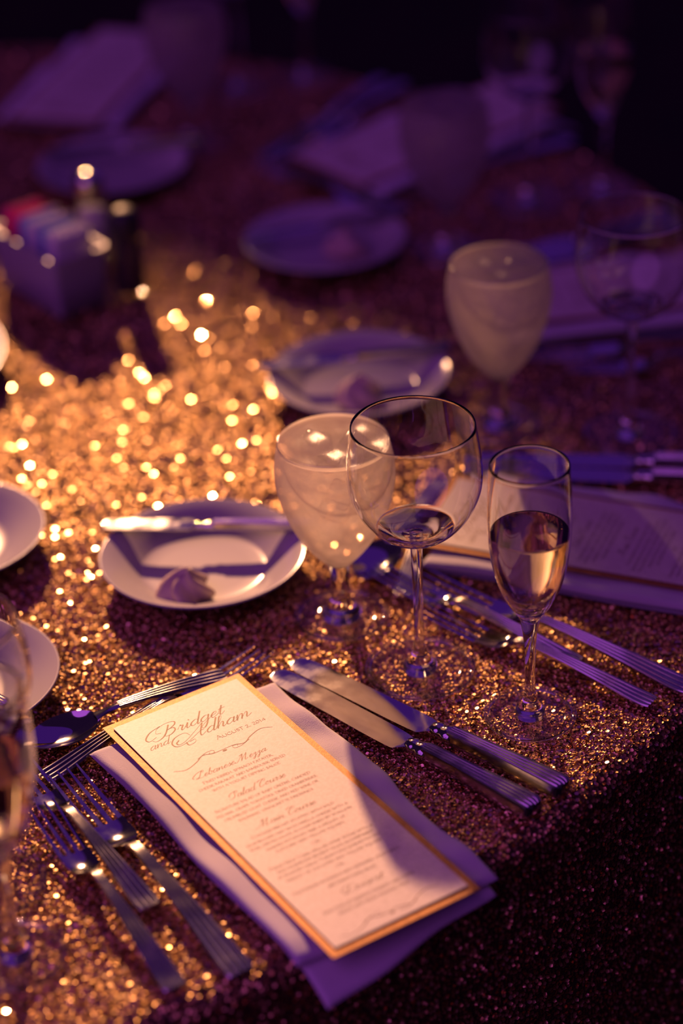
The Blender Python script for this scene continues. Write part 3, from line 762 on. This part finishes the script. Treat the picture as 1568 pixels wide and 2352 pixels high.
a, b = seg(3, 'fork1'); fork_copy(fork_big, 'violet blurred fork below the napkin at the right edge, nearer that napkin', a, b)
a, b = seg(3, 'fork2'); fork_copy(fork_small, 'violet blurred fork below the napkin at the right edge, farther from that napkin', a, b)
a, b = seg(4, 'fork1'); fork_copy(fork_big, 'violet blurred fork right of the far egg-shaped goblet', a, b)

# ------------------------------------------------------------------ plates, butter, butter knives
def plate_profile(R_, h):
    outer = spline([(R_ * .50, 0), (R_ * .56, 0), (R_ * .60, .0022), (R_ * .72, .0075), (R_ * .90, h * .76), (R_ * .985, h - .0022), (R_, h - .0008)], 4)
    inner = spline([(R_ * .995, h), (R_ * .975, h - .0001), (R_ * .88, h * .86), (R_ * .74, .0118), (R_ * .645, .0072), (R_ * .60, .0056), (R_ * .45, .0050)], 4)
    return [(0, .0012), (R_ * .48, .0012)] + [tuple(p) for p in outer] + [tuple(p) for p in inner] + [(0, .0048)]
plateA = lathe('bread_plate', plate_profile(.0787, .0205), M['porcelain'], seg=96)
PL = {'A': (-.1070, 1.5620), 'B': (.0210, 1.8430), 'C': (-.0030, 2.1250), 'D': (-.2190, 2.3340), 'E': (-.3095, 1.6120), 'F': (-.2830, 1.4140)}
PLL = {'A': 'white bread plate in warm light beside the frosted goblet', 'B': 'white bread plate behind the clear wine glass rim',
       'C': 'violet-lit white bread plate at upper centre of the table', 'D': 'violet-lit white bread plate behind the salt shaker',
       'E': 'white bread plate cut by the left frame edge, the farther of two', 'F': 'white bread plate behind the near left wine glass'}
for k, (x, y) in PL.items():
    o = plateA if k == 'A' else plateA.copy()
    if k != 'A': col.objects.link(o)
    o.location = (x, y, Z); tag(o, PLL[k], 'plate', 'white bread plates')
dish = lathe('dinner_plate', plate_profile(.134, .021), M['porcelain'], seg=96)
dish.location = (-.424, 1.912, Z); tag(dish, 'large white dish cut by the left frame edge, in front of the sugar caddy', 'plate')

def make_butter(label, group):
    vs, fs = [], []; NH, NA = 26, 72
    rad = curve1([(0, .0165), (.12, .0190), (.3, .0178), (.5, .0145), (.7, .0098), (.88, .0048), (1, .0012)])
    for i in range(NH + 1):
        q = i / NH; z = .0245 * (q ** .9)
        for k in range(NA):
            a = 2 * math.pi * k / NA
            lobe = math.cos(5 * (a + 1.5 * q)); lobe = math.copysign(abs(lobe) ** .7, lobe)
            r = rad(q) * (1 + .20 * lobe * (1 - .3 * q)) + .0012 * math.sin(2 * a + 4 * q)
            vs.append((r * math.cos(a) + .004 * q * q, r * math.sin(a) + .003 * math.sin(q * 3), z + .0018 * math.sin(3 * a + 7 * q)*q))
    for i in range(NH):
        for k in range(NA):
            k2 = (k + 1) % NA; fs.append((i * NA + k, i * NA + k2, (i + 1) * NA + k2, (i + 1) * NA + k))
    fs.append(tuple(range(NA))[::-1]); fs.append(tuple(NH * NA + k for k in range(NA)))
    o = fix_normals(mesh('butter_rosette', vs, fs, M['butter'])); return tag(o, label, 'butter', group)
but = make_butter('swirled butter rosette on the bread plate beside the frosted goblet', 'butter rosettes on plates')
but.location = (-.1195, 1.5190, Z + .0066)
for lab, loc, rz in (('blurred butter rosette on the bread plate behind the wine glass', (.0210, 1.8120, Z + .0066), .9), ('blurred butter rosette on the violet central bread plate', (.0190, 2.1150, Z + .0066), 2.1)):
    o = but.copy(); col.objects.link(o); o.location = loc; o.rotation_euler = (0, 0, rz); o['label'] = lab
bk = make_knife(.168, 'butter knife with bright blade across the plate beside the frosted goblet', 'butter knives across plates', blade=.44, bw=.0165, hw0=.0040, hw1=.0068, hth=.0062, name='butter_knife', nr=4)
ZR = Z + .0200
place_cutlery(bk, (-.1855, 1.6030), (-.0190, 1.5880), z=ZR)
for lab, a, b in (('butter knife across the bread plate behind the wine glass rim', (-.0660, 1.8560), (.1010, 1.8730)),
                  ('violet butter knife across the central bread plate', (-.0800, 2.1200), (.0800, 2.1700)),
                  ('violet butter knife across the plate behind the salt shaker', (-.2900, 2.3560), (-.1250, 2.3800)),
                  ('butter knife across the plate at the left frame edge', (-.4700, 1.6300), (-.3040, 1.6500)),
                  ('butter knife with handle over the rim of the near left plate', (-.3600, 1.4700), (-.2280, 1.3650))):
    d = np.array(b) - np.array(a); d /= np.linalg.norm(d)
    place_cutlery(dup(bk, lab), a, tuple(np.array(a) + d * .168), z=ZR)

# ------------------------------------------------------------------ glasses
def foot(t, rf, rk, seg):
    """thin clear disc with a rounded solid edge"""
    top = spline([(rk * .9, .0046), (rf * .55, .0036), (rf * .85, .0028), (rf - .0012, .0024)], 5)
    f = lathe('foot', [tuple(p) for p in top] + [(rf - .0012, .0006), (rf * .6, .0010), (rk * .9, .0014)], M['foot_glass'], t, seg)
    lathe('foot_edge', [(rf - .0016 + .0020 * math.cos(a), .0019 + .0017 * math.sin(a)) for a in np.linspace(0, 2 * math.pi, 13)], M['stem_glass'], f, seg)
def shell(outer, t, bottom, n=5):
    """outer: control points of the outside from the bottom up; returns closed outer+inner profile"""
    o = spline(outer, n)
    d = np.gradient(o, axis=0); d /= np.linalg.norm(d, axis=1, keepdims=True) + 1e-12
    nrm = np.stack([-d[:, 1], d[:, 0]], 1)            # inward normal for an upward profile
    inn = o + nrm * t; inn = inn[(inn[:, 0] > .0006) & (inn[:, 1] > bottom)]
    rim = [(o[-1][0] - t * .2, o[-1][1] + t * .45), (o[-1][0] - t * .8, o[-1][1] + t * .45)]
    return [(0, o[0][1])] + [tuple(p) for p in o] + rim + [tuple(p) for p in inn[::-1]] + [(0, bottom)]
def make_wine(label):
    t = thing('wine_glass', label, 'wine glass', (0, 0, 0), 0, 'clear wine glasses')
    outer = [(.0046, .1090), (.0105, .1105), (.020, .1140), (.0310, .1230), (.0400, .1355), (.0452, .1490), (.0466, .1610), (.0460, .1740), (.0442, .1880), (.0425, .1993)]
    lathe('bowl', shell(outer, .0011, .1190), M['bowl_glass'], t, 96)
    lathe('stem', [(0, .1135)] + [tuple(p) for p in spline([(.0052, .1115), (.0046, .1080), (.0040, .090), (.0035, .060), (.0037, .030), (.0048, .0185), (.0082, .0095), (.0122, .0052)], 5)] + [(.0118, .0012), (0, .0010)], M['stem_glass'], t, 40)
    foot(t, .0390, .0122, 96)
    return t
def make_flute(label):
    t = thing('champagne_flute', label, 'champagne flute', (0, 0, 0), 0, 'champagne flutes')
    outer = [(.0066, .0800), (.0100, .0862), (.0150, .0940), (.0205, .1060), (.0246, .1210), (.0272, .1390), (.0281, .1570), (.0279, .1740), (.0272, .1880), (.0264, .2003)]
    lathe('bowl', shell(outer, .0012, .0905), M['bowl_glass'], t, 80)
    inn = [(.0080, .0912), (.0134, .0955), (.0190, .1065), (.0231, .1215), (.0257, .1392), (.0265, .1500)]
    ip = spline(inn, 5)
    lathe('champagne', [(0, .0910)] + [tuple(p) for p in ip] + [(.0255, .1500), (.0200, .1494), (0, .1492)], M['champagne'], t, 80)
    lathe('stem', [(0, .0885)] + [tuple(p) for p in spline([(.0072, .0845), (.0064, .0780), (.0046, .0660), (.0038, .048), (.0037, .026), (.0048, .0155), (.0078, .0085), (.0105, .0050)], 5)] + [(.0100, .0012), (0, .0010)], M['stem_glass'], t, 40)
    foot(t, .0320, .0105, 80)
    return t
def cube_ice(name, c, s, rot, parent):
    L = []
    Rm = Matrix.Rotation(rot[2], 3, 'Z') @ Matrix.Rotation(rot[1], 3, 'Y') @ Matrix.Rotation(rot[0], 3, 'X')
    loops = []
    for z, k in ((-1, .72), (-.82, .95), (0, 1.0), (.82, .95), (1, .72)):
        base = rrect_loop(-s * k, s * k, -s * k, s * k, s * .35, z * s * .8, 3)
        loops.append([tuple(Rm @ Vector(p) + Vector(c)) for p in base])
    return loft(name, loops, M['ice'], parent)
def make_goblet(label):
    t = thing('water_goblet', label, 'goblet', (0, 0, 0), 0, 'frosted water goblets')
    outer = [(.0078, .0465), (.0120, .0510), (.0190, .0590), (.0280, .0720), (.0355, .0880), (.0405, .1040), (.0430, .1200), (.0425, .1340), (.0408, .1440), (.0396, .1496)]
    lathe('bowl', [(0, .0460)] + [tuple(p) for p in spline(outer, 5)], M['frosted'], t, 96)
    lathe('rim_band', [(.0392 + .0011 * math.cos(a), .1502 + .0011 * math.sin(a)) for a in np.linspace(0, 2 * math.pi, 9)], M['foot_glass'], t, 96)
    # iced water with a rippled surface
    vs, fs = [], []; RN, SN = 16, 72
    prof = [p for p in spline(outer, 4) if p[1] < .141]
    top = .1462
    for i in range(RN + 1):
        q = i / RN
        for k in range(SN):
            a = 2 * math.pi * k / SN; x, y = .0398 * q * math.cos(a), .0398 * q * math.sin(a)
            vs.append((x, y, top + (.0008 * math.sin(150 * x + 110 * y + 1) + .0006 * math.sin(200 * y - 80 * x) + .0003 * math.sin(330 * x + 150 * y * (1 + 9 * x) + 2)) * (1 - q ** 4) + .0010 * q ** 8))
    for i in range(RN):
        for k in range(SN):
            k2 = (k + 1) % SN; fs.append((i * SN + k, i * SN + k2, (i + 1) * SN + k2, (i + 1) * SN + k))
    mesh('iced_water', vs, fs, M['icewater'], t)
    for c, s, r in (((-.012, .010, .1395), .0100, (.3, .4, .2)), ((.014, .006, .1390), .0100, (.5, -.2, 1.0)), ((-.002, -.017, .1405), .0085, (-.4, .3, .6))):
        cube_ice('ice_cube', c, s, r, t)
    lathe('stem', [(0, .0500)] + [tuple(p) for p in spline([(.0086, .0490), (.0078, .0440), (.0068, .0340), (.0070, .0200), (.0090, .0120), (.0125, .0075), (.0150, .0052)], 5)] + [(.0145, .0012), (0, .0010)], M['stem_glass'], t, 40)
    foot(t, .0343, .0150, 80)
    return t
wine = make_wine('sharp empty wine glass in the middle, overlapping the frosted goblet'); wine.location = (.0506, 1.4198, Z)
flute = make_flute('sharp half-full champagne flute right of the empty wine glass'); flute.location = (.1234, 1.3581, Z)
gob = make_goblet('warm-lit frosted goblet of iced water beside the empty wine glass'); gob.location = (-.0036, 1.4938, Z)
def put(src, label, x, y): return dup(src, label, (x, y, Z))
put(gob, 'violet frosted goblet of iced water behind the champagne flute', .1365, 1.7720)
put(gob, 'blurred violet egg-shaped goblet before the napkin at upper centre', .1140, 2.1230)
put(gob, 'blurred dark violet goblet at the far upper left beside a menu', -.1390, 2.4250)
put(wine, 'empty wine glass with violet reflections at the right frame edge', .2412, 1.7450)
put(wine, 'blurred dark wine glass at the upper right, beside a flute', .2030, 2.2300)
put(wine, 'blurred wine glass stem at the top centre of the far table edge', -.0900, 2.5800)
put(wine, 'blurred wine glass behind the near left champagne flute', -.2385, 1.2060)
put(flute, 'large blurred champagne flute at the near left frame edge', -.2125, 1.1340)
put(flute, 'blurred dark champagne flute at the far upper right corner', .2780, 2.2450)
put(flute, 'blurred champagne flute stem at the top centre, right of a wine stem', -.0164, 2.6000)

# ------------------------------------------------------------------ sugar caddy, packets, shakers
CA = math.radians(126.5)
cad = thing('sugar_caddy', 'pale square ceramic sugar caddy at the left, full of packets', 'caddy', (-.2605, 2.0690, Z), CA)
def rr(hx, hy, z, r=.006): return rrect_loop(-hx, hx, -hy, hy, r, z, 5)
loft('caddy_body', [rr(.050, .0245, 0), rr(.0525, .0270, .002), rr(.0545, .0285, .03), rr(.0575, .0305, .0585), rr(.0575, .0305, .060), rr(.0550, .0280, .060), rr(.0520, .0260, .03), rr(.0500, .0245, .005)], M['ceramic'], cad, sharp=50)
def packet(i, kind, x, tilt, dz, dy):
    # slightly puffed paper sachet standing on edge across the caddy
    hw, hh, th = .021, .0300, .0022; loops = []
    for q in np.linspace(-1, 1, 9):
        z = q * hh; puff = th * max(.12, (1 - abs(q) ** 3))
        loops.append([(puff * c * (.25 + .75 * math.sqrt(max(0, 1 - (s) ** 4))), hw * s, z + hh) for c, s in
                      ((0, -1), (1, -.8), (1, -.3), (1, .3), (1, .8), (0, 1), (-1, .8), (-1, .3), (-1, -.3), (-1, -.8))])
    o = loft('sugar_packet', loops, M['packet_' + kind])
    c = Matrix.Translation((-.2605, 2.0690, Z + .0170 + dz)) @ Matrix.Rotation(CA, 4, 'Z') @ Matrix.Translation((x, dy, 0)) @ Matrix.Rotation(tilt, 4, 'Y')
    o.matrix_world = c
    return o
plan = [('white', -.042), ('white', -.034), ('white', -.025), ('blue', -.016), ('white', -.007), ('white', .002), ('blue', .011), ('white', .019), ('pink', .027), ('pink', .035), ('pink', .043)]
for i, (kind, x) in enumerate(plan):
    o = packet(i, kind, x, random.uniform(-.10, .10), random.uniform(0, .004), random.uniform(-.002, .002))
    tag(o, {'white': 'white sugar packet standing in the pale caddy', 'blue': 'blue sweetener packet standing in the pale caddy', 'pink': 'pink sweetener packet at the back of the pale caddy'}[kind],
        'sugar packet', 'sugar packets in the caddy, %s' % kind)
def shaker(name, label, loc, filler, h_fill, cap):
    t = thing(name, label, 'shaker', loc, 0, 'salt and pepper shakers')
    lathe('glass_body', [(0, 0)] + [tuple(p) for p in spline([(.0150, .0), (.0168, .0020), (.0165, .02), (.0150, .045), (.0135, .062), (.0138, .066)], 4)] + [(.0120, .066), (.0135, .045), (.0148, .02), (.0145, .006), (0, .006)], M['foot_glass'], t, 12, sharp=20)
    lathe('filling', [(0, .0065), (.0138, .0068), (.0142, .02), (.0142 - .0012 * (h_fill - .02) / .03, h_fill), (0, h_fill + .002)], filler, t, 24)
    lathe('cap', [(0, .064)] + [tuple(p) for p in spline([(.0146, .0635), (.0150, .0650), (.0150, .0750), (.0135, .0830), (.0085, .0880), (.0030, .0895)], 4)] + [(0, .0897)], cap, t, 32)
    return t
shaker('salt_shaker', 'salt shaker with chrome cap standing behind the sugar caddy', (-.2260, 2.1480, Z), M['salt'], .050, M['chrome'])
shaker('pepper_shaker', 'dark pepper shaker beside the sugar caddy', (-.1875, 2.0580, Z), M['pepper'], .060, M['dark_cap'])
